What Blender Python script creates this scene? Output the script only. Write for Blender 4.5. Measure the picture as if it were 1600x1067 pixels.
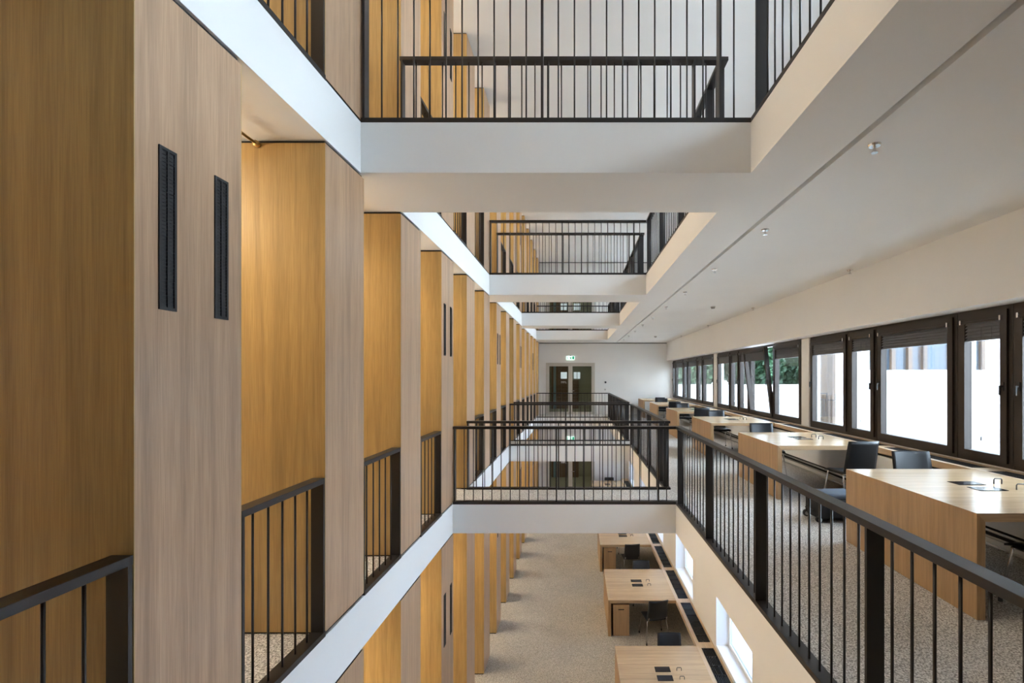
import bpy, bmesh, math, random
from mathutils import Vector, Matrix
random.seed(7)
scene = bpy.context.scene
C = scene.collection
for o in list(bpy.data.objects): bpy.data.objects.remove(o)

# ------------------------------------------------------------------ camera, light, exposure
CAMZ = 1.71
cd = bpy.data.cameras.new('camera'); cam = bpy.data.objects.new('camera', cd); C.objects.link(cam)
cam.location = (0, 0, CAMZ); cam.rotation_euler = (math.pi/2, 0, 0)
cd.sensor_fit = 'HORIZONTAL'; cd.sensor_width = 36; cd.lens = 36*750/1600
cd.shift_x = -99.5/1600; cd.shift_y = 55.5/1600; cd.clip_start = .05; cd.clip_end = 400
scene.camera = cam
scene.view_settings.view_transform = 'Standard'; scene.view_settings.look = 'None'
scene.view_settings.gamma = 1; scene.view_settings.use_curve_mapping = False
scene.view_settings.exposure = 1.6
w = bpy.data.worlds.new('sky'); scene.world = w; w.use_nodes = True
bg = w.node_tree.nodes['Background']; bg.inputs[0].default_value = (.70, .84, 1, 1); bg.inputs[1].default_value = 8.0
LAMP = 23.0          # strength of the corridor lamps

# ------------------------------------------------------------------ materials
def mat(name, col=(.8, .8, .8), rough=.6, metal=0, build=None, **kw):
    m = bpy.data.materials.new(name); m.use_nodes = True
    nt = m.node_tree; b = nt.nodes['Principled BSDF']
    b.inputs['Base Color'].default_value = (*col, 1); b.inputs['Roughness'].default_value = rough
    b.inputs['Metallic'].default_value = metal
    for k, v in kw.items(): b.inputs[k.replace('_', ' ')].default_value = v
    if build: build(nt, b)
    return m
def coords(nt, scale, rnd=True):
    tc = nt.nodes.new('ShaderNodeTexCoord'); mp = nt.nodes.new('ShaderNodeMapping')
    nt.links.new(tc.outputs['Object'], mp.inputs['Vector']); mp.inputs['Scale'].default_value = scale
    if rnd:
        oi = nt.nodes.new('ShaderNodeObjectInfo'); mu = nt.nodes.new('ShaderNodeVectorMath'); mu.operation = 'SCALE'
        mu.inputs[0].default_value = (31, 47, 13); nt.links.new(oi.outputs['Random'], mu.inputs['Scale'])
        nt.links.new(mu.outputs[0], mp.inputs['Location'])
    return mp
def noise(nt, mp, scale, detail=3, dist=0):
    n = nt.nodes.new('ShaderNodeTexNoise'); n.inputs['Scale'].default_value = scale
    n.inputs['Detail'].default_value = detail; n.inputs['Distortion'].default_value = dist
    nt.links.new(mp.outputs[0], n.inputs['Vector']); return n
def ramp(nt, src, stops):
    r = nt.nodes.new('ShaderNodeValToRGB'); nt.links.new(src, r.inputs[0])
    e = r.color_ramp.elements
    while len(e) < len(stops): e.new(.5)
    for el, (p, c) in zip(e, stops): el.position = p; el.color = (*c, 1)
    return r
def mixc(nt, a, b, fac, mode='MULTIPLY'):
    m = nt.nodes.new('ShaderNodeMix'); m.data_type = 'RGBA'; m.blend_type = mode
    m.inputs[0].default_value = fac
    nt.links.new(a, m.inputs[6]); nt.links.new(b, m.inputs[7]); return m.outputs[2]
def wood(name, base, axis, rough=.42, spec=.5, lo=.80):
    def bld(nt, b):
        s = {'X': (.03, 1, 1), 'Y': (1, .03, 1), 'Z': (1, 1, .03)}[axis]
        mp = coords(nt, s)
        n1 = noise(nt, mp, 16, 4, .9); n2 = noise(nt, mp, 150, 3); 
        sf = {'X': (.012, 1, 1), 'Y': (1, .012, 1), 'Z': (1, 1, .012)}[axis]
        mp2 = coords(nt, sf); n3 = noise(nt, mp2, 330, 2)
        r1 = ramp(nt, n1.outputs[0], [(.3, tuple(c*lo for c in base)), (.52, base), (.75, tuple(min(1, c*1.13) for c in base))])
        r2 = ramp(nt, n2.outputs[0], [(.38, (.74, .71, .66)), (.58, (1, 1, 1))])
        r3 = ramp(nt, n3.outputs[0], [(.42, (.70, .66, .60)), (.55, (1, 1, 1))])
        c = mixc(nt, r1.outputs[0], r2.outputs[0], .38); c = mixc(nt, c, r3.outputs[0], .36)
        nt.links.new(c, b.inputs['Base Color'])
    return mat(name, base, rough, build=bld, Specular_IOR_Level=spec)
def carpet_mat(name, a, b_, c_):
    def bld(nt, b):
        mp = coords(nt, (1, 1, 1), False)
        n = noise(nt, mp, 95, 5); n2 = noise(nt, mp, 1.2, 2)
        r = ramp(nt, n.outputs[0], [(.40, a), (.5, b_), (.60, c_)])
        r2 = ramp(nt, n2.outputs[0], [(.3, (.9, .9, .9)), (.7, (1, 1, 1))])
        nt.links.new(mixc(nt, r.outputs[0], r2.outputs[0], 1), b.inputs['Base Color'])
        bp = nt.nodes.new('ShaderNodeBump'); bp.inputs['Strength'].default_value = .35; bp.inputs['Distance'].default_value = .004
        nt.links.new(n.outputs[0], bp.inputs['Height']); nt.links.new(bp.outputs[0], b.inputs['Normal'])
    return mat(name, b_, .95, build=bld, Specular_IOR_Level=.1)
def plaster(name, col):
    def bld(nt, b):
        mp = coords(nt, (1, 1, 1), False); n = noise(nt, mp, .8, 2)
        r = ramp(nt, n.outputs[0], [(.3, tuple(c*.97 for c in col)), (.7, col)])
        nt.links.new(r.outputs[0], b.inputs['Base Color'])
    return mat(name, col, .75, build=bld, Specular_IOR_Level=.25)
def glass_mat(name, tint, refl):
    m = bpy.data.materials.new(name); m.use_nodes = True; nt = m.node_tree; nt.nodes.clear()
    o = nt.nodes.new('ShaderNodeOutputMaterial'); t = nt.nodes.new('ShaderNodeBsdfTransparent'); g = nt.nodes.new('ShaderNodeBsdfGlossy')
    t.inputs[0].default_value = (*tint, 1); g.inputs['Roughness'].default_value = .01
    f = nt.nodes.new('ShaderNodeFresnel'); f.inputs[0].default_value = 1.45
    ma = nt.nodes.new('ShaderNodeMath'); ma.operation = 'MULTIPLY'; ma.inputs[1].default_value = refl
    mx = nt.nodes.new('ShaderNodeMixShader'); nt.links.new(f.outputs[0], ma.inputs[0]); nt.links.new(ma.outputs[0], mx.inputs[0])
    nt.links.new(t.outputs[0], mx.inputs[1]); nt.links.new(g.outputs[0], mx.inputs[2]); nt.links.new(mx.outputs[0], o.inputs[0])
    return m
def emit(name, col, s):
    m = bpy.data.materials.new(name); m.use_nodes = True; b = m.node_tree.nodes['Principled BSDF']
    b.inputs['Base Color'].default_value = (*col, 1)
    b.inputs['Emission Color'].default_value = (*col, 1); b.inputs['Emission Strength'].default_value = s; return m
OAK = (.53, .34, .21)
M = dict(
    white=plaster('white_plaster', (.86, .85, .835)),
    oakLit=wood('oak_veneer_warm_lit', (.53, .35, .135), 'Z', .36, .5),  # same oak as the sides, warm alcove light put into its colour
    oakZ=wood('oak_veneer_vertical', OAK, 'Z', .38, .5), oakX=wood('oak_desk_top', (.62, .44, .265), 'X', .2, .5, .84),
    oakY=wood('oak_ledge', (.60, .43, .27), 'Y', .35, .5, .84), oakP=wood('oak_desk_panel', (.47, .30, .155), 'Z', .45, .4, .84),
    steel=mat('dark_bronze_steel', (.030, .026, .025), .38, .35),
    black=mat('black_core', (.012, .011, .011), .7), grille=mat('black_grille', (.02, .021, .024), .4, .3),
    carpet=carpet_mat('gallery_carpet', (.29, .275, .265), (.56, .54, .52), (.83, .81, .79)),
    carpet0=carpet_mat('ground_carpet', (.30, .275, .235), (.50, .46, .395), (.66, .615, .54)),
    frame=mat('bronze_window_frame', (.045, .036, .032), .45, .4), blind=mat('grey_blind', (.26, .26, .275), .5, .3),
    glass=glass_mat('window_glass', (.95, .97, .97), .7), dglass=glass_mat('door_glass', (.80, .82, .76), 1.0),
    fglass=glass_mat('niche_glass', (.72, .77, .84), .5),
    chrome=mat('chrome', (.75, .75, .76), .18, 1), seat=mat('black_upholstery', (.013, .014, .017), .38),
    rubber=mat('black_rubber', (.01, .01, .01), .6), flap=mat('power_flap', (.04, .042, .05), .15, .6),
    doorframe=mat('cream_door_frame', (.62, .59, .53), .5), brass=mat('brass', (.55, .38, .15), .3, 1),
    alu=mat('aluminium', (.5, .49, .47), .35, .9), lampw=emit('lamp_diffuser', (1, .87, .66), LAMP), lampoff=mat('lamp_diffuser_off', (.8, .78, .72), .5),
    upfill=emit('added_uplight_glow', (1, .88, .68), LAMP*.8), vestfill=emit('vestibule_fill', (1, .92, .78), 16), reflpane=emit('reflection_pane', (.72, .82, 1), .3),
    signw=emit('sign_white', (.75, 1, .9), .36), signg=emit('sign_green', (.0, .45, .22), .12),
    plastic=mat('white_plastic', (.7, .7, .68), .4), dark=mat('dark_plastic', (.02, .02, .022), .4),
    brown=mat('brown_wood_panel', (.13, .07, .035), .5), blueg=mat('blue_grey_panel', (.16, .27, .33), .4), olive=mat('olive_wall', (.30, .30, .22), .7),
    bag=mat('black_fabric', (.012, .012, .014), .75), bagtop=mat('slate_fabric', (.10, .13, .18), .6),
    leaf=mat('leaf_green', (.022, .062, .028), .55), leaf2=mat('leaf_pale_green', (.05, .11, .05), .55), bark=mat('bark', (.10, .07, .05), .9),
    fwin=mat('facade_glass', (.06, .085, .115), .15), bronze=mat('bronze_panel', (.12, .09, .075), .5),
    white_letter=mat('white_letter', (.85, .85, .85), .5),
)
def stone():
    def bld(nt, b):
        tc = nt.nodes.new('ShaderNodeTexCoord'); mp = nt.nodes.new('ShaderNodeMapping'); mp.inputs['Rotation'].default_value = (math.pi/2, 0, 0)
        nt.links.new(tc.outputs['Object'], mp.inputs['Vector'])
        br = nt.nodes.new('ShaderNodeTexBrick'); nt.links.new(mp.outputs[0], br.inputs['Vector'])
        br.inputs['Color1'].default_value = (.78, .77, .75, 1); br.inputs['Color2'].default_value = (.66, .645, .62, 1); br.inputs['Mortar'].default_value = (.6, .59, .57, 1)
        br.inputs['Scale'].default_value = 1; br.inputs['Brick Width'].default_value = .75; br.inputs['Row Height'].default_value = .3; br.inputs['Mortar Size'].default_value = .004
        nt.links.new(br.outputs[0], b.inputs['Base Color'])
    return mat('pale_stone', (.75, .74, .72), .8, build=bld)
M['stone'] = stone(); M['paving'] = plaster('pale_paving', (.55, .54, .52))

# ------------------------------------------------------------------ mesh helpers
class MB:
    def __init__(s): s.v = []; s.f = []
    def box(s, x0, x1, y0, y1, z0, z1):
        n = len(s.v)
        s.v += [(x, y, z) for z in (z0, z1) for y in (y0, y1) for x in (x0, x1)]
        s.f += [tuple(n+i for i in q) for q in ((0, 2, 3, 1), (4, 5, 7, 6), (0, 1, 5, 4), (2, 6, 7, 3), (0, 4, 6, 2), (1, 3, 7, 5))]
        return s
    def tube(s, pts, r, seg=8, cap=True):
        pts = [Vector(p) for p in pts]; n0 = len(s.v); up = None
        for i, p in enumerate(pts):
            d = (pts[min(i+1, len(pts)-1)] - pts[max(i-1, 0)]).normalized()
            if up is None: up = Vector((0, 0, 1)) if abs(d.z) < .9 else Vector((1, 0, 0))
            a = d.cross(up).normalized(); b = a.cross(d).normalized(); up = b
            rr = r[i] if isinstance(r, (list, tuple)) else r
            for k in range(seg):
                t = 2*math.pi*k/seg; s.v.append(tuple(p + a*math.cos(t)*rr + b*math.sin(t)*rr))
        for i in range(len(pts)-1):
            for k in range(seg):
                a0 = n0+i*seg+k; a1 = n0+i*seg+(k+1) % seg; s.f.append((a0, a1, a1+seg, a0+seg))
        if cap:
            s.f.append(tuple(n0+k for k in range(seg))[::-1]); s.f.append(tuple(n0+(len(pts)-1)*seg+k for k in range(seg)))
        return s
    def mesh(s, name, m, smooth=False, bevel=0):
        me = bpy.data.meshes.new(name); me.from_pydata(s.v, [], s.f); me.materials.append(m)
        bm = bmesh.new(); bm.from_mesh(me); bmesh.ops.recalc_face_normals(bm, faces=bm.faces)
        if bevel: bmesh.ops.bevel(bm, geom=list(bm.edges), offset=bevel, segments=2, affect='EDGES', profile=.5)
        bm.to_mesh(me); bm.free()
        if smooth:
            for p in me.polygons: p.use_smooth = True
        return me
def link(name, me, parent=None, loc=(0, 0, 0), rot=(0, 0, 0)):
    o = bpy.data.objects.new(name, me); C.objects.link(o); o.location = loc; o.rotation_euler = rot
    if parent: o.parent = parent
    return o
def tag(o, label=None, cat=None, group=None, kind=None):
    if label: o['label'] = label
    if cat: o['category'] = cat
    if group: o['group'] = group
    if kind: o['kind'] = kind
    return o
def thing(name, label, cat, loc=(0, 0, 0), rz=0, group=None):
    return tag(link(name, None, None, loc, (0, 0, rz)), label, cat, group)
def struct(name, mb, m, label=None, parent=None):
    o = link(name, mb.mesh(name, m), parent)
    if not parent: tag(o, label, None, None, 'structure')
    return o
_cache = {}
def cached(key, fn):
    if key not in _cache: _cache[key] = fn()
    return _cache[key]

ORD = 'first second third fourth fifth sixth seventh eighth ninth tenth eleventh twelfth thirteenth fourteenth fifteenth sixteenth seventeenth'.split()
# ------------------------------------------------------------------ layout
XL, XR = -1.653, 1.347
ST, CH = 3.67, 3.28                      # storey, clear height
YE, YN, XW = 21.9, -2.6, -4.6            # end wall, near wall, corridor wall
WX, BX = 4.47, 4.15                      # window plane, bulkhead face
V1 = [(.25, 6.45), (7.34, 11.95), (12.84, 20.2)]
V2 = [(-.92, 3.69), (4.58, 9.18), (10.07, 14.68), (15.57, 20.18)]
def FF(k): return 1.80 + 1.375*k         # pier front
FW = .58; FX0, FX1 = -2.62, XL-.004

def slab(z, voids, name, label):
    b = MB(); t = .39
    b.box(XW-.2, XL, YN, YE+.2, z-t, z)
    b.box(XR, 1.838, YN, YE+.2, z-t, z); b.box(1.838, 1.886, YN, YE+.2, z-t+.05, z); b.box(1.886, WX+.15, YN, YE+.2, z-t, z)
    c = MB(); c.box(XW, XL-.09, YN, YE, z, z+.008).box(XR+.09, WX-.02, YN, YE, z, z+.008)
    e = YN
    for a, d in voids + [(YE, None)]:
        b.box(XL, XR, e, a if d else YE+.2, z-t, z)
        c.box(XL-.09, XR+.09, e+(.085 if e > YN else 0), a-.085 if d else YE, z, z+.008)
        if d: e = d
    s = struct(name, b, M['white'], label)
    link('carpet', c.mesh('carpet', M['carpet']), s)
    return s
slab(0, V1, 'floor', 'white edged gallery floor slab with bridges across the void and speckled carpet')
slab(ST, V2, 'floor', 'white edged upper floor slab with bridges crossing overhead')
g0 = struct('floor', MB().box(XW-.2, 2.62, YN, YE+.2, -ST-.3, -ST), M['carpet0'], 'beige speckled carpet floor of the ground level')
struct('ceiling', MB().box(XW-.2, WX+.15, YN, YE+.2, ST+CH, ST+CH+.3), M['white'], 'white ceiling above the upper gallery')
struct('wall_left', MB().box(XW-.2, XW, YN, YE, -ST, ST+CH), M['white'], 'white corridor wall behind the oak piers')
struct('wall_front', MB().box(XW-.2, WX+.15, YN-.2, YN, -ST, ST+CH), M['white'], 'white wall closing the hall opposite the glazed doors')
# end wall with three door openings
DX0, DX1, DH = -1.355, .875, 2.36
eb = MB()
for z in (-ST, 0, ST):
    eb.box(XW, DX0, YE, YE+.2, z, z+ST).box(DX1, WX+.15, YE, YE+.2, z, z+ST).box(DX0, DX1, YE, YE+.2, z+DH, z+ST)
struct('wall_back', eb, M['white'], 'white end wall with glazed double doors and exit sign')
tb = MB()
for z in (0, ST): tb.box(XL, BX, YE-.012, YE, z+CH-.04, z+CH-.015)
struct('trim_1', tb, M['black'], 'dark shadow gap where ceiling meets the end wall')

# right wall, gallery and upper gallery
GA = [9.08, 7.80, 7.07, 5.58, 4.87, 3.45]; GA2 = [3.1, 1.7, .95, -.5, -1.25, -2.45]
GB = [15.0, 13.74, 13.0, 12.23, 10.76, 9.38]; GC = [21.88, 21.3, 19.74, 18.99, 17.46, 16.72, 15.34]
wb = MB()
for z in (0, ST):
    wb.box(WX, WX+.15, YN, YE, z, z+.765)
    for a, d in ((9.08, 9.38), (15.0, 15.34), (YN, 3.45)) if z == 0 else ((9.08, 9.38), (15.0, 15.34), (3.1, 3.45), (YN, -2.45)): wb.box(WX-.06, WX+.15, a, d, z+.765, z+2.45)
    wb.box(BX, WX+.15, YN, YE, z+2.456, z+CH)
struct('wall_right', wb, M['white'], 'white bulkhead and piers of the window wall')
cv = MB()
for z in (0, ST): cv.box(BX+.02, BX+.05, YN, YE, z+.2, z+.63).box(BX+.05, WX, YN, YE, z, z+.1)
struct('wall_right', cv, M['white'], 'white panel below the window ledge')
cb = MB().box(BX+.05, WX, YN, YE, .10, .21).box(BX+.05, WX, YN, YE, .62, .70)
struct('trim_2', cb, M['black'], 'dark recess above and below the panel under the ledge')
cr = MB()
for x, z in ((BX+.03, .16), (BX+.03, .10), (BX-.01, .035)): cr.tube([(x, YN, z), (x, YE, z)], .013, 6)
struct('baseboard_right', cr, M['alu'], 'aluminium convector rails along the foot of the window wall')

# ------------------------------------------------------------------ ledges with grilles
def ledge(x0, x1, z, y0, label):
    t = thing('window_ledge', label, 'ledge', (0, y0, z))
    b = MB(); gx0, gx1 = x0+.065, x0+.275
    b.box(x0, gx0, 0, YE-y0, -.075, 0).box(gx1, x1, 0, YE-y0, -.075, 0)
    ys = []; k = 0
    a = 3.43 - 1.65*math.floor((3.43-y0)/1.65)
    prev = 0
    while a + 1.48 < YE:
        b.box(gx0, gx1, prev, a-y0, -.075, 0); prev = a+1.48-y0; ys.append(a-y0); a += 1.65
    b.box(gx0, gx1, prev, YE-y0, -.075, 0)
    link('board', b.mesh('ledge_board', M['oakY']), t)
    def gm():
        g = MB().box(0, .21, 0, 1.48, -.06, -.045)
        for i in range(8): x = .006+i*.0275; g.box(x, x+.009, 0, 1.48, -.045, -.004)
        for i in range(7): y = i*(1.48-.012)/6; g.box(0, .21, y, y+.012, -.045, -.006)
        return g.mesh('grille', M['grille'])
    me = cached('grille', gm)
    for y in ys: tag(link('grille', me, t, (gx0, y, 0)), 'black slotted air grille')
ledge(BX-.02, WX, .75, YN, 'oak window ledge with black air grilles below the bronze windows')
ledge(2.08, 2.39, .75-ST, 3.0, 'oak ledge with black air grilles along the ground floor niches')

# ------------------------------------------------------------------ windows
NW = [0]
def frame_ring(w, h, t, d0, d1):
    return MB().box(d0, d1, 0, w, 0, t).box(d0, d1, 0, w, h-t, h).box(d0, d1, 0, t, t, h-t).box(d0, d1, w-t, w, t, h-t)
def window(y0, y1, z, tilt=0, detail=True, hs=1):
    NW[0] += 1; w_ = y1-y0; h = 1.684; key = round(w_, 3)
    t = tag(link('window_%d' % NW[0], None, None, (WX, y0, z+.772)), None, None, None, 'structure')
    t['label'] = 'bronze framed window tilted open above the ledge' if tilt else 'bronze framed window with raised grey blind above the ledge'
    link('window_frame', cached(('wf', key), lambda: frame_ring(w_, h, .055, -.03, .07).mesh('window_frame', M['frame'])), t)
    sw, sh, o = w_-.09, h-.09, .045
    sa = link('sash', cached(('ws', key), lambda: frame_ring(sw, sh, .078, -.055, .03).mesh('sash', M['frame'])), t, (0, o, o), (0, -tilt, 0))
    link('pane', cached(('wp', key), lambda: MB().box(0, .008, .07, sw-.07, .07, sh-.07).mesh('pane', M['glass'])), sa)
    def bl():
        b = MB()
        for i in range(6):
            n = len(b.v); z0 = sh-.085-.036*i
            b.v += [(x, y, z) for y in (.08, sw-.08) for x, z in ((-.018, z0), (-.05, z0-.036), (-.012, z0-.036), (-.012, z0))]
            b.f += [tuple(n+j for j in q) for q in ((0, 1, 2, 3), (7, 6, 5, 4), (0, 4, 5, 1), (1, 5, 6, 2), (2, 6, 7, 3), (3, 7, 4, 0))]
        return b.mesh('blind', M['blind'])
    link('blind', cached(('wb', key), bl), sa)
    if detail:
        link('blind_rail', cached(('wr', key), lambda: MB().box(-.075, -.05, .05, sw-.05, sh-.105, sh-.082).mesh('blind_rail', M['frame'])), sa)
        cl = cached('clip', lambda: MB().box(-.085, -.05, 0, .02, -.02, .03).mesh('clip', M['chrome']))
        link('clip', cl, sa, (0, .04, sh-.09)); link('clip', cl, sa, (0, sw-.06, sh-.09))
        hm = cached('whandle', lambda: MB().box(-.063, -.055, -.014, .014, -.045, .045).box(-.09, -.063, -.008, .008, -.008, .008).box(-.095, -.082, -.009, .009, -.09, .009).mesh('handle', M['dark']))
        link('handle', hm, sa, (0, .04 if hs > 0 else sw-.04, sh*.5))
        if w_ < .9:
            cm = cached('cords', lambda: MB().tube([(-.05, 0, 0), (-.05, 0, 1.33)], .0022, 4).tube([(-.05, .13, .1), (-.05, .13, 1.33)], .0022, 4).tube([(-.05, .13, .1), (-.05, .13, .14)], .008, 6).mesh('blind_cord', M['blind']))
            link('blind_cord', cm, sa, (0, sw*.3, .1))
for z in (0, ST):
    for G in (GA, GB, GC) + ((GA2,) if z else ()):
        for i in range(len(G)-1):
            window(G[i+1]+.004, G[i]-.004, z, .115 if (z == 0 and G is GB and i == 3) else 0, z == 0, 1 if i % 2 else -1)

# ground floor right wall with niches
nb = MB(); y = YN; NX0, NX1 = 2.39, 2.66
nb.box(NX0, NX1, YN, YE, -ST, -2.85); nb.box(NX0, NX1, YN, YE, -1.0, -.385)
a = 6.5-6.6
nich = []
while a < YE-1.7:
    nb.box(NX0, NX1, y, a, -2.85, -1.0); nich.append(a); y = a+1.66; a += 3.3
nb.box(NX0, NX1, y, YE, -2.85, -1.0)
struct('wall_right', nb, M['white'], 'white ground floor wall with deep window niches')
for a in nich:
    NW[0] += 1
    t = tag(link('window_%d' % NW[0], None, None, (2.6, a, -2.85)), 'pale framed window set in a ground floor niche', None, None, 'structure')
    link('window_frame', cached('nf', lambda: frame_ring(1.66, 1.85, .05, 0, .05).mesh('niche_frame', M['white'])), t)
    link('pane', cached('np', lambda: MB().box(.02, .03, .05, 1.61, .05, 1.80).mesh('niche_pane', M['fglass'])), t)
# light well and courtyard
lw = MB().box(2.6, 7.2, YN, YE+.2, -ST-.3, -ST).box(7.0, 7.2, YN, YE+.2, -ST, -.05)
struct('floor', lw, M['white'], 'white light well outside the ground floor niches')
struct('ground', MB().box(7.0, 45, -14, 60, -.3, 0).box(-20, 7, YE+6, 60, -.3, 0), M['paving'], 'pale paved courtyard outside the windows')

# ------------------------------------------------------------------ piers
def pier_parts():
    L = FX1-FX0; g = .022; th = .004
    return dict(
        core=MB().box(FX0+.02, FX1-.012, .012, FW-.012, 0, CH-.003).mesh('pier_core', M['black']),
        front=MB().box(FX0, FX1, 0, th, g, CH-g).mesh('front_panel', M['oakLit']),
        back=MB().box(FX0, FX1, FW-th, FW, g, CH-g).mesh('back_panel', M['oakLit']),
        side=MB().box(FX1-th, FX1, th, FW-th, g, CH-g).mesh('side_panel', M['oakZ']),
        end=MB().box(FX0, FX0+th, th, FW-th, g, CH-g).mesh('end_panel', M['oakZ']))
PP = pier_parts()
def vent():
    b = MB(); h, w_ = .655, .084; x0, x1 = 0, .006
    b.box(x0, x1, 0, .012, 0, h).box(x0, x1, w_-.012, w_, 0, h).box(x0, x1, 0, w_, 0, .012).box(x0, x1, 0, w_, h-.012, h).box(x0, x1, .038, .046, 0, h)
    b.box(0, .0015, 0, w_, 0, h)
    for i in range(1, 44): z = i*h/44; b.box(0, .004 if i % 4 else .0055, .01, w_-.01, z-.0012, z+.0012)
    return b.mesh('vent_grille', M['grille'])
VM = vent()
for lv, (z, nm) in enumerate(((-ST, 'on the ground floor'), (0, 'along the gallery void'), (ST, 'on the upper floor'))):
    for k in range(-2, 15):
        v = k % 3 == 0 
        t = thing('oak_pier', ('oak pier with two slot vents ' if v else 'plain oak pier ')+nm+', %s from the end wall' % ORD[14-k], 'pier', (0, FF(k), z), 0, ('vented' if v else 'plain')+' oak piers '+nm)
        link('core', PP['core'], t)
        for n in ('front', 'back', 'side', 'end'): link(n+'_panel', PP[n], t)
        if v:
            for dy in (.105, .40): tag(link('vent_grille', VM, t, (FX1-.0005, dy, 1.98)), 'tall black slot vent')
# lamps and rods of the alcoves
LM = dict(h=MB().box(-.09, .09, -.52, .52, -.03, 0).mesh('lamp_housing', M['plastic']), u=MB().box(-.07, .07, -.5, .5, 0, .012).mesh('added_uplight', M['upfill']), s=MB().tube([(0, -.4, 0), (0, -.4, .22)], .006, 6).tube([(0, .4, 0), (0, .4, .22)], .006, 6).mesh('suspension', M['alu']), d=MB().box(-.07, .07, -.5, .5, -.045, -.03).mesh('lamp_diffuser', M['lampw']),
          v=MB().box(-.07, .07, -.5, .5, -.045, -.03).mesh('lamp_diffuser', M['vestfill']),
          o=MB().box(-.07, .07, -.5, .5, -.045, -.03).mesh('lamp_diffuser_off', M['lampoff']))
rodm = MB().tube([(0, 0, 0), (0, 1.375-FW, 0)], .009, 8).tube([(0, 1.375-FW-.03, 0), (0, 1.375-FW, 0)], .02, 8).mesh('brass_rod', M['brass'], True)
for z, nm in ((-ST, 'ground floor'), (0, 'gallery'), (ST, 'upper floor')):
    for k in range(-2, 14):
        y = FF(k)+FW+.4
        on = (y > 1.7 and k != 7) or z != 0
        t = thing('ceiling_lamp', 'slim %s lamp in the %s pier corridor, %s from the end wall' % ('warm lit' if on else 'unlit', nm, ORD[13-k]), 'lamp', (-3.0, y, z+CH-.22), 0, '%s corridor lamps' % nm)
        link('housing', LM['h'], t); link('diffuser', LM['d' if on else 'o'], t); link('suspension', LM['s'], t)
        if on: link('added_uplight', LM['u'], t)  # added glow to brighten the alcove ceilings; lamps hung lower for it
        if z == 0:
            tag(link('brass_rod', rodm, None, (-2.1, FF(k)+FW, z+CH-.035)), 'thin brass rod below the gallery ceiling, %s alcove from the end wall' % ORD[13-k], 'rod', 'brass rods of the alcoves')

# ------------------------------------------------------------------ railings
RH, RWD = 1.044, .082
BAL = MB().tube([(0, 0, .01), (0, 0, RH-.03)], .0065, 6).mesh('baluster', M['steel'], True)
POSTX = MB().box(-RWD/2, RWD/2, -.0085, .0085, .01, RH-.03).mesh('post', M['steel'])     # wide across X
POSTY = MB().box(-.0085, .0085, -RWD/2, RWD/2, .01, RH-.03).mesh('post', M['steel'])
def railing(label, axis, c, a, b, z, posts, group=None, ext=(0, 0)):
    """axis 'Y': runs along Y at x=c from a to b; axis 'X': runs along X at y=c"""
    t = thing('railing', label, 'railing', (c, a, z) if axis == 'Y' else (a, c, z), 0, group)
    L = b-a; h = RWD/2
    def bar(p, q, w2, z0, z1): 
        return MB().box(-w2, w2, p, q, z0, z1) if axis == 'Y' else MB().box(p, q, -w2, w2, z0, z1)
    link('top_rail', bar(-ext[0], L+ext[1], h, RH-.036, RH).mesh('top_rail', M['steel'], bevel=.002), t)
    link('base_plate', bar(-ext[0], L+ext[1], h+.004, -.003, .034).mesh('base_plate', M['steel']), t)
    pm = POSTX if axis == 'Y' else POSTY
    pl = lambda u: (0, u, 0) if axis == 'Y' else (u, 0, 0)
    for p in posts: link('post', pm, t, pl(p-a))
    ps = sorted(posts)
    segs = list(zip([a]+ps, ps+[b]))
    for p, q in segs:
        n = round((q-p)/.125)
        for i in range(1, n):
            link('baluster', BAL, t, pl(p+(q-p)*i/n-a))
    return t
def level_rails(z, voids, nm, bridges_k, first_near):
    for i, (a, b) in enumerate(voids):
        x = XR+RWD/2+.003
        n = max(1, int((b-a)/1.375)); ps = [b-.09-1.375*j for j in range(int((b-a-.1)/1.375)+1)]
        if ps[-1]-a > .3: ps.append(a+.05)
        side = ['first', 'second', 'third', 'fourth'][i]
        railing('long dark steel railing along the window side of the %s %s void' % (side, nm), 'Y', x, a-RWD, b+RWD, z, ps)
        px = [XL+.02, -.26, 1.115]
        railing('dark steel railing across the end of the %s %s void nearer the glazed doors' % (side, nm), 'X', b+RWD/2+.003, XL+.002, XR-.001, z, px)
        railing('dark steel railing across the end of the %s %s void farther from the doors' % (side, nm), 'X', a-RWD/2-.003, XL+.002, XR-.001, z, px)
    for k in range(-2, 14):
        y0, y1 = FF(k)+FW, FF(k+1)
        m = (y0+y1)/2
        if any(a < m < b for a, b in voids):
            railing('short dark steel railing between %s piers, %s gap from the end wall' % (nm, ORD[13-k]), 'Y', XL-RWD/2-.003, y0+.003, y1-.003, z, [y0+.014, y1-.016], 'short railings between piers of the '+nm)
level_rails(0, V1, 'gallery', None, True)
level_rails(ST, V2, 'upper floor', None, True)

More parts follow.
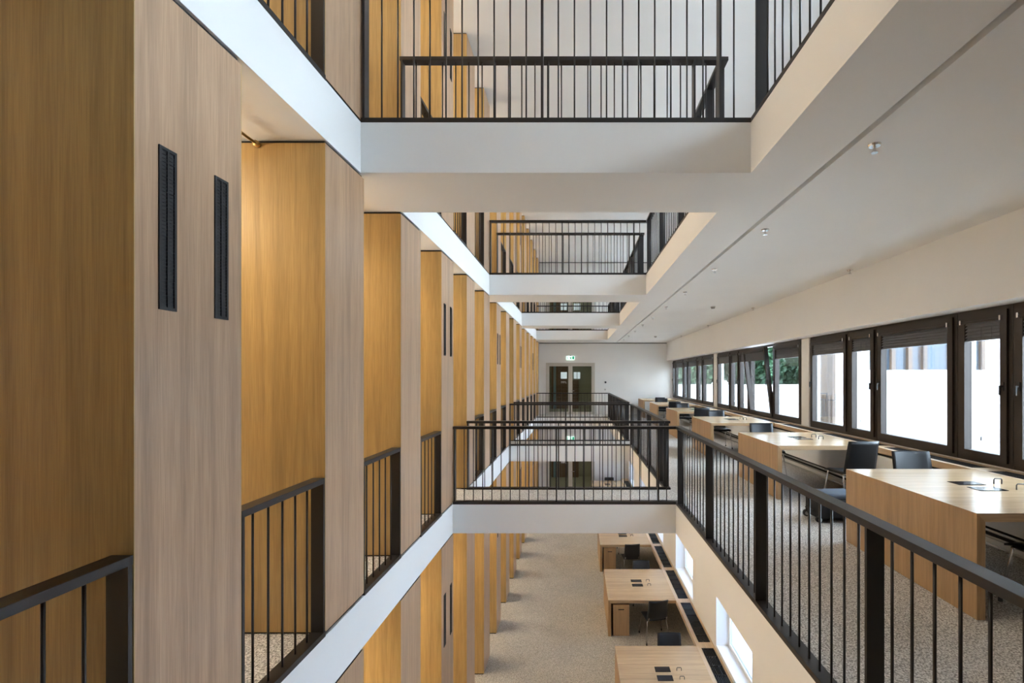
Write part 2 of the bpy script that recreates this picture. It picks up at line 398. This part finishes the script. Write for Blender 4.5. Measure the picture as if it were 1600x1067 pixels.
# ------------------------------------------------------------------ end doors
def text_mesh(s, size, m):
    cu = bpy.data.curves.new('letters', 'FONT'); cu.body = s; cu.size = size; cu.extrude = .001; cu.align_x = 'CENTER'
    o = bpy.data.objects.new('tmp', cu); C.objects.link(o); bpy.context.view_layer.update()
    me = bpy.data.meshes.new_from_object(o.evaluated_get(bpy.context.evaluated_depsgraph_get())); bpy.data.objects.remove(o)
    me.materials.clear(); me.materials.append(m); return me
LET = text_mesh('MPIL', .13, M['white_letter'])
for n, z in enumerate((-ST, 0, ST)):
    t = tag(link('door_%d' % (n+1), None, None, (0, YE, z)), 'glazed double door with cream frame in the end wall', None, None, 'structure')
    W_ = DX1-DX0
    fr = MB().box(DX0, DX0+.06, -.03, .12, 0, DH).box(DX1-.06, DX1, -.03, .12, 0, DH).box(DX0+.06, DX1-.06, -.03, .12, DH-.06, DH)
    link('door_frame', fr.mesh('door_frame', M['doorframe']), t)
    for x0, x1, hx in ((DX0+.062, -.243, -.29), (-.238, DX1-.062, -.19)):
        lf = MB(); y0, y1 = 0, .06
        g0_, g1_ = x0+.09, x1-.09
        lf.box(x0, g0_, y0, y1, .005, DH-.065).box(g1_, x1, y0, y1, .005, DH-.065).box(g0_, g1_, y0, y1, .005, .12).box(g0_, g1_, y0, y1, DH-.16, DH-.065)
        l = link('door_leaf', lf.mesh('door_leaf', M['doorframe']), t)
        link('pane', MB().box(g0_, g1_, .025, .035, .12, DH-.16).mesh('door_pane', M['dglass']), l)
        if x0 < -.5:
            link('lettering', LET, l, (-.54, .018, 1.43), (math.pi/2, 0, 0))
        else:
            link('handle', MB().tube([(hx, -.002, 1.08), (hx, -.05, 1.08), (hx+.14, -.05, 1.08)], .011, 8).mesh('door_handle', M['chrome'], True), l)
    # vestibule behind
vb = MB()
for z in (-ST, 0, ST):
    y0, y1 = YE+.2, 26.0
    vb.box(-2.6, 2.2, y0, y1, z-.2, z).box(-2.6, 2.2, y0, y1, z+2.9, z+3.1).box(-2.7, -2.6, y0, y1, z, z+2.9).box(2.2, 2.3, y0, y1, z, z+2.9)
    vb.box(-2.6, 2.2, y1, y1+.15, z, z+2.9)
struct('wall_back', vb, M['olive'], 'olive walls of the vestibule behind the glazed doors')
for z, nm in ((-ST, 'ground floor'), (0, 'gallery'), (ST, 'upper floor')):
    t = thing('vestibule_cabinet', 'brown wooden cupboard with glowing window reflections behind the %s glazed door' % nm, 'cabinet', (0, 25.98, z))
    for x0, x1 in ((-1.3, -1.05), (-1.05, -.75), (-.75, -.43), (-.18, .16)): link('door', MB().box(x0+.005, x1-.005, -.3, 0, .02, 1.55 if x0 > -.5 else 2.6).mesh('cabinet_door', M['brown']), t)
    for x0, x1 in ((-.80, -.47), (-.10, .06), (.09, .24)): link('pane', MB().box(x0, x1, -.33, -.30, 1.62, 1.97).mesh('reflection_pane', M['reflpane']), t)  # glowing panes imitate window reflections in the door glass
    v = thing('ceiling_lamp', 'added fill lamp in the vestibule behind the %s glazed door' % nm, 'lamp', (-.2, 23.6, z+2.9))  # unseen lamp added to brighten the vestibule behind the glass
    link('housing', LM['h'], v); link('diffuser', LM['v'], v)
    link('blue_panel', MB().box(-1.19, -1.05, -.32, -.301, .02, 2.55).mesh('blue_panel', M['blueg']), t)
# exit signs, wall buttons
for z, nm in ((-ST, 'ground floor'), (0, 'gallery')):
    t = thing('exit_sign', 'green and white illuminated exit sign above the %s door' % nm, 'sign', (-.24, YE-.002, z+2.58))
    link('panel', MB().box(-.19, .19, -.05, 0, -.09, .09).mesh('sign_panel', M['signw']), t)
    sg = MB(); y0, y1 = -.054, -.05
    sg.box(.09, .17, y0, y1, -.06, .07)                                                        # doorway
    sg.box(-.02, .03, y0, y1, -.01, .03).box(.0, .07, y0, y1, -.06, -.035).box(-.01, .02, y0, y1, -.05, .0).box(.035, .06, y0, y1, .035, .06).box(.03, .075, y0, y1, .0, .018)  # runner
    sg.box(-.14, -.12, y0, y1, -.06, .06)
    link('pictogram', sg.mesh('pictogram', M['signg']), t)
    link('bracket', MB().box(-.02, .02, -.04, 0, .09, .12).mesh('bracket', M['dark']), t)
t = thing('alarm_button', 'small round black button on the end wall', 'button', (1.36, YE-.001, 1.47)); link('disc', MB().tube([(0, 0, 0), (0, -.03, 0)], .045, 12).mesh('disc', M['dark']), t); link('knob', MB().tube([(0, -.03, 0), (0, -.04, 0)], .02, 10).mesh('knob', M['dark']), t)
t = thing('light_switch', 'small white light switch below the black button', 'switch', (1.34, YE-.001, 1.14)); link('plate', MB().box(-.045, .045, -.012, 0, -.045, .045).mesh('plate', M['plastic']), t); link('rocker', MB().box(-.03, .03, -.018, -.012, -.03, .03).mesh('rocker', M['alu']), t)

# ------------------------------------------------------------------ desks
def mitre_top(L, D, T):
    b = MB(); b.v = [(x, y, z) for y in (0, D) for x, z in ((0, .75), (L, .75), (L, .75-T), (T, .75-T))]
    b.f = [(0, 1, 2, 3), (7, 6, 5, 4), (0, 4, 5, 1), (1, 5, 6, 2), (2, 6, 7, 3), (3, 7, 4, 0)]; return b
def mitre_side(D, T):
    b = MB(); b.v = [(x, y, z) for y in (0, D) for x, z in ((0, .006), (T, .006), (T, .75-T), (0, .75))]
    b.f = [(0, 1, 2, 3), (7, 6, 5, 4), (0, 4, 5, 1), (1, 5, 6, 2), (2, 6, 7, 3), (3, 7, 4, 0)]; return b
def loop_mesh():
    pts = [(0, 0, 0), (0, 0, .04), (.008, 0, .05), (.062, 0, .05), (.07, 0, .04), (.07, 0, 0)]
    return MB().tube(pts, .005, 6).mesh('cable_loop', M['dark'], True)
LOOP = loop_mesh()
FLAP = MB().box(0, .24, 0, .14, 0, .003).box(.004, .236, .004, .136, .003, .004).mesh('power_flap', M['flap'])
DL = {1: 1.33, 0: 1.405}
TOP = {k: mitre_top(v, 1.62, .06).mesh('desk_top', M['oakX']) for k, v in DL.items()}
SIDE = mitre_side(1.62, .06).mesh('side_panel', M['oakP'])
def desk(x, y, z, lv, label, group=None):
    t = thing('desk', label, 'desk', (x, y, z), 0, group)
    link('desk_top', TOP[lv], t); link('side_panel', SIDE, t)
    for dy in (.66, .88): tag(link('power_flap', FLAP, t, (.58, dy, .75)), 'dark power socket flap')
    for i, dy in enumerate((.70, .92)): link('cable_loop', LOOP, t, (.92-.0*i, dy, .749))
for i in range(6):
    desk(2.80, 3.35+3.3*i, 0.008, 1, 'oak desk on the gallery with the black trolley case beside it' if i == 0 else 'oak desk below the gallery windows, %s in its row from the end wall' % ORD[5-i], None if i == 0 else 'gallery desks')
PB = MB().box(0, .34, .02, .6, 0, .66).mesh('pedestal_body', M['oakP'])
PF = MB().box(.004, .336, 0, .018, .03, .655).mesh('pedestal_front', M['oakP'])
PH = MB().box(.11, .23, -.003, 0, .545, .565).mesh('pedestal_slot', M['black'])
for i in range(6):
    y = 3.35+3.3*i
    if i == 0: continue
    desk(.675, y, -ST, 0, 'oak desk on the ground floor, %s in its row from the end wall' % ORD[5-i], 'ground floor desks')
    t = thing('drawer_pedestal', 'oak drawer pedestal under the %s ground floor desk from the end wall' % ORD[5-i], 'pedestal', (.775, y+.01, -ST), 0, 'drawer pedestals')
    link('body', PB, t); f = link('front', PF, t); link('handle_slot', PH, f)

# ------------------------------------------------------------------ chairs
def pad(nx, ny, fn, th):
    b = MB()
    for s in (0, 1):
        for j in range(ny+1):
            for i in range(nx+1):
                u, v = i/nx*2-1, j/ny
                p, n = fn(u, v); e = min(1, (1-abs(u))*6, v*8, (1-v)*8); tt = th*(.45+.55*max(0, e)**.5)
                b.v.append(tuple(Vector(p)+Vector(n)*(tt/2 if s else -tt/2)))
    N = (nx+1)*(ny+1); q = lambda i, j: j*(nx+1)+i
    for j in range(ny):
        for i in range(nx):
            a = (q(i, j), q(i+1, j), q(i+1, j+1), q(i, j+1)); b.f.append(a[::-1]); b.f.append(tuple(N+k for k in a))
    ring = [q(i, 0) for i in range(nx+1)]+[q(nx, j) for j in range(1, ny+1)]+[q(i, ny) for i in range(nx-1, -1, -1)]+[q(0, j) for j in range(ny-1, 0, -1)]
    for i in range(len(ring)):
        a, c = ring[i], ring[(i+1) % len(ring)]; b.f.append((a, c, N+c, N+a))
    return b
def seat_fn(u, v):
    y = -.21+.43*v; z = .455 - .012*math.sin(math.pi*v) + .010*u*u - (.03*((v-.8)/.2)**2 if v > .8 else 0)
    return (u*.222, y, z), (0, 0, 1)
def back_fn(u, v):
    z = .475+.405*v; y = -.215-.085*v-.02*math.sin(math.pi*v)*0 + .03*u*u
    return (u*(.215-.012*v), y, z), (-.12*u, .98, .2)
CHM = dict(seat=pad(10, 10, seat_fn, .034).mesh('seat', M['seat'], True), back=pad(10, 10, back_fn, .024).mesh('backrest', M['seat'], True))
def leg_mesh(sx, sy):
    top = (sx*.20, .17 if sy > 0 else -.16, .432); bot = (sx*.245, .225 if sy > 0 else -.27, .012)
    mid = tuple(top[i]*.93+bot[i]*.07 for i in range(3))
    return MB().tube([top, mid, bot], .0105, 8).mesh('leg', M['chrome'], True), MB().tube([(bot[0], bot[1], .03), (bot[0], bot[1], 0)], .015, 8).mesh('foot', M['rubber'])
LEGS = [leg_mesh(sx, sy) for sx in (-1, 1) for sy in (-1, 1)]
FRM = MB().tube([(-.20, .17, .432), (-.20, -.16, .432), (-.19, -.205, .445), (-.18, -.235, .52)], .0095, 8).tube([(.20, .17, .432), (.20, -.16, .432), (.19, -.205, .445), (.18, -.235, .52)], .0095, 8).tube([(-.2, -.13, .432), (.2, -.13, .432)], .009, 8).tube([(-.2, .12, .432), (.2, .12, .432)], .009, 8).mesh('seat_frame', M['chrome'], True)
def chair(x, y, z, deg, label, group=None):
    t = thing('chair', label, 'chair', (x, y, z), math.radians(deg), group)
    link('seat', CHM['seat'], t); link('backrest', CHM['back'], t); link('seat_frame', FRM, t)
    for l, f in LEGS:
        o = link('leg', l, t); link('rubber_foot', f, o)
z1 = .008
chair(3.47, 3.42, z1, 0, 'black chair at the trolley case desk, on the side away from the case')
chair(3.70, 5.05, z1, 178, 'black chair with chrome legs pushed in behind the desk beside the trolley case')
chair(3.66, 6.40, z1, 4, 'black chair with chrome legs between two gallery desks, next to the trolley case')
for x, y, n in ((3.30, 8.28, 4), (3.45, 11.55, 3), (3.36, 14.85, 2), (3.32, 18.15, 1)):
    chair(x, y, z1, 180, 'black chair facing away from the doors at the %s gallery desk from the end wall' % ORD[n], 'gallery chairs with backs to the doors')
for x, y, n in ((3.38, 13.12, 2), (3.32, 16.35, 1), (3.42, 19.7, 0)):
    chair(x, y, z1, 0, 'black chair facing the doors at the %s gallery desk from the end wall' % ORD[n], 'gallery chairs facing the doors')
for x, y, n in ((1.64, 8.17, 4), (1.60, 11.5, 3), (1.55, 14.8, 2), (1.5, 21.25, 0)):
    chair(x, y, -ST, 180, 'black chair facing away from the end wall at its %s ground floor desk' % ORD[n], 'ground floor chairs with backs to the door')
for x, y, d, n in ((1.62, 9.93, 10, 3), (1.5, 13.2, 6, 2), (1.55, 16.5, 0, 1)):
    chair(x, y, -ST, d, 'black chair facing the end wall at its %s ground floor desk' % ORD[n], 'ground floor chairs facing the door')

# trolley case
t = thing('trolley_case', 'black wheeled trolley case with slate top lying by the desk', 'suitcase', (3.08, 5.76, z1), math.radians(4))
link('body', MB().box(-.25, .27, -.17, .17, .035, .27).mesh('case_body', M['bag'], bevel=.03), t)
link('top_pocket', MB().box(-.20, .25, -.15, .15, .265, .335).mesh('case_pocket', M['bagtop'], True, bevel=.03), t)
for y in (-.14, .14):
    o = link('wheel', MB().tube([(-.245, y-.018, .04), (-.245, y+.018, .04)], .04, 14).mesh('wheel', M['rubber']), t)
    link('hub', MB().tube([(-.245, y-.022, .04), (-.245, y+.022, .04)], .024, 12).mesh('hub', M['alu']), o)
link('handle', MB().tube([(-.255, -.08, .13), (-.285, -.08, .13), (-.285, .08, .13), (-.255, .08, .13)], .01, 8).mesh('case_handle', M['rubber']), t)

# ------------------------------------------------------------------ ceiling fittings
SPR = dict(r=MB().tube([(0, 0, 0), (0, 0, -.012)], [.042, .036], 14).mesh('rosette', M['chrome'], False), b=MB().tube([(0, 0, -.012), (0, 0, -.05)], .009, 8).box(-.016, .016, -.003, .003, -.048, -.04).mesh('sprinkler_body', M['chrome']), d=MB().tube([(0, 0, -.05), (0, 0, -.056)], .022, 10).mesh('deflector', M['chrome']))
def sprinkler(x, y, lab, grp):
    t = thing('sprinkler', lab, 'sprinkler', (x, y, CH), 0, grp)
    link('rosette', SPR['r'], t); link('body', SPR['b'], t); link('deflector', SPR['d'], t)
for i in range(10): sprinkler(2.02, 3.245+1.87*i, 'small chrome sprinkler beside the ceiling groove, %s from the end wall' % ORD[9-i], 'sprinklers by the groove')
for i, y in enumerate((18.3, 14.6, 10.9, 7.05)): sprinkler(4.03, y, 'small chrome sprinkler by the window bulkhead, %s from the end wall' % ORD[i], 'sprinklers by the bulkhead')
for y, q in ((10.7, 'farther from'), (18.4, 'nearer to')):
    t = thing('smoke_detector', 'round white smoke detector on the gallery ceiling, %s the end wall' % q, 'detector', (3.06, y, CH), 0, 'smoke detectors')
    link('base', MB().tube([(0, 0, 0), (0, 0, -.02)], .055, 16).mesh('base', M['plastic']), t); link('sensor', MB().tube([(0, 0, -.02), (0, 0, -.05)], [.045, .035], 16).mesh('sensor', M['alu']), t)

# ------------------------------------------------------------------ outside
FY = 14.4
t = thing('stone_building', 'pale stone building wing with a band of windows across the courtyard', 'building', (0, FY, 0))
fb = MB().box(7.8, 26, 0, 2.0, 0, 1.92).box(7.8, 26, 0, 2.0, 3.6, 7.0).box(7.8, 8.8, 0, 2, 1.92, 3.6).box(11.4, 12.0, 0, 2, 1.92, 3.6).box(12.3, 12.85, 0, 2, 1.92, 3.6).box(15.5, 26, 0, 2, 1.92, 3.6)
link('wall', fb.mesh('facade', M['stone']), t)
for x0, x1 in ((8.8, 9.05), (9.05, 9.6), (9.6, 10.1), (10.1, 10.55), (10.55, 11.4), (12.0, 12.3), (12.85, 13.5), (13.5, 14.2), (14.2, 15.5)):
    wn = link('window', MB().box(x0, x1, .12, .2, 1.92, 3.6).mesh('facade_window', M['fwin']), t)
    link('pier', MB().box(x1-.12, x1, .0, .18, 1.92, 3.6).mesh('facade_pier', M['bronze']), wn)
link('side_cladding', MB().box(7.7, 7.8, 0, 2.0, 0, 7.0).mesh('side_cladding', M['bronze']), t)
for i in range(8): link('bar', cached('fbar', lambda: MB().box(-.02, .02, -.02, .02, 0, 1.15).mesh('bar', M['bronze'])), t, (7.66, .1+.25*i, 0))
gw = thing('garden_wall', 'low white stone garden wall in front of the trees', 'wall', (0, 30, 0))
link('wall', MB().box(4, 22, 0, .4, 0, 1.16).mesh('garden_wall', M['stone']), gw); link('coping', MB().box(3.95, 22.05, -.05, .45, 1.16, 1.24).mesh('coping', M['stone']), gw)
def tree(x, y, h, r, m, label):
    t = thing('tree', label, 'tree', (x, y, 0), 0, None)
    b = MB().tube([(0, 0, 0), (.1, 0, h*.35), (0, .1, h*.7)], [.16, .12, .05], 8)
    for i in range(6):
        a = i*1.05; b.tube([(.05, 0, h*(.3+.05*i)), (math.cos(a)*r*.6, math.sin(a)*r*.6, h*(.45+.07*i))], [.05, .015], 6)
    link('trunk', b.mesh('trunk', M['bark'], True), t)
    l = MB()
    for i in range(5200):
        while True:
            p = Vector((random.uniform(-1, 1), random.uniform(-1, 1), random.uniform(-1, 1)))
            if .35 < p.length < 1: break
        cl = Vector((math.sin(p.x*5+p.z*3), math.cos(p.y*6), math.sin(p.z*7+p.y*4)))*.09
        c = Vector(((p.x+cl.x)*r, (p.y+cl.y)*r, h*.52+(p.z+cl.z)*h*.47))
        a = Vector((random.gauss(0, 1), random.gauss(0, 1), random.gauss(0, 1))).normalized()
        q = a.orthogonal().normalized(); s = random.uniform(.15, .30); u = a.cross(q)
        n = len(l.v); l.v += [tuple(c-q*s), tuple(c+u*s*.45), tuple(c+q*s), tuple(c-u*s*.45)]; l.f.append((n, n+1, n+2, n+3))
    me = bpy.data.meshes.new('foliage'); me.from_pydata(l.v, [], l.f); me.materials.append(M[m])
    f = link('foliage', me, t); f['kind'] = 'stuff'
tree(8.3, 33.5, 6.0, 1.85, 'leaf2', 'pale green tree behind the garden wall, on the side of the glazed doors')
tree(12.4, 33.0, 5.5, 1.85, 'leaf', 'dark green bushy tree in the middle behind the garden wall')
tree(16.5, 33.2, 6.5, 1.85, 'leaf', 'tall dark green tree behind the garden wall beside the stone building')
tree(8.7, 37.8, 7.0, 1.9, 'leaf', 'dark green tree standing in the second row behind a pale tree')
tree(12.95, 37.8, 7.2, 1.9, 'leaf2', 'pale green tree standing in the second row behind dark trees')
tree(17.2, 37.8, 7.2, 1.9, 'leaf', 'dark green tree in the second row behind the stone building')
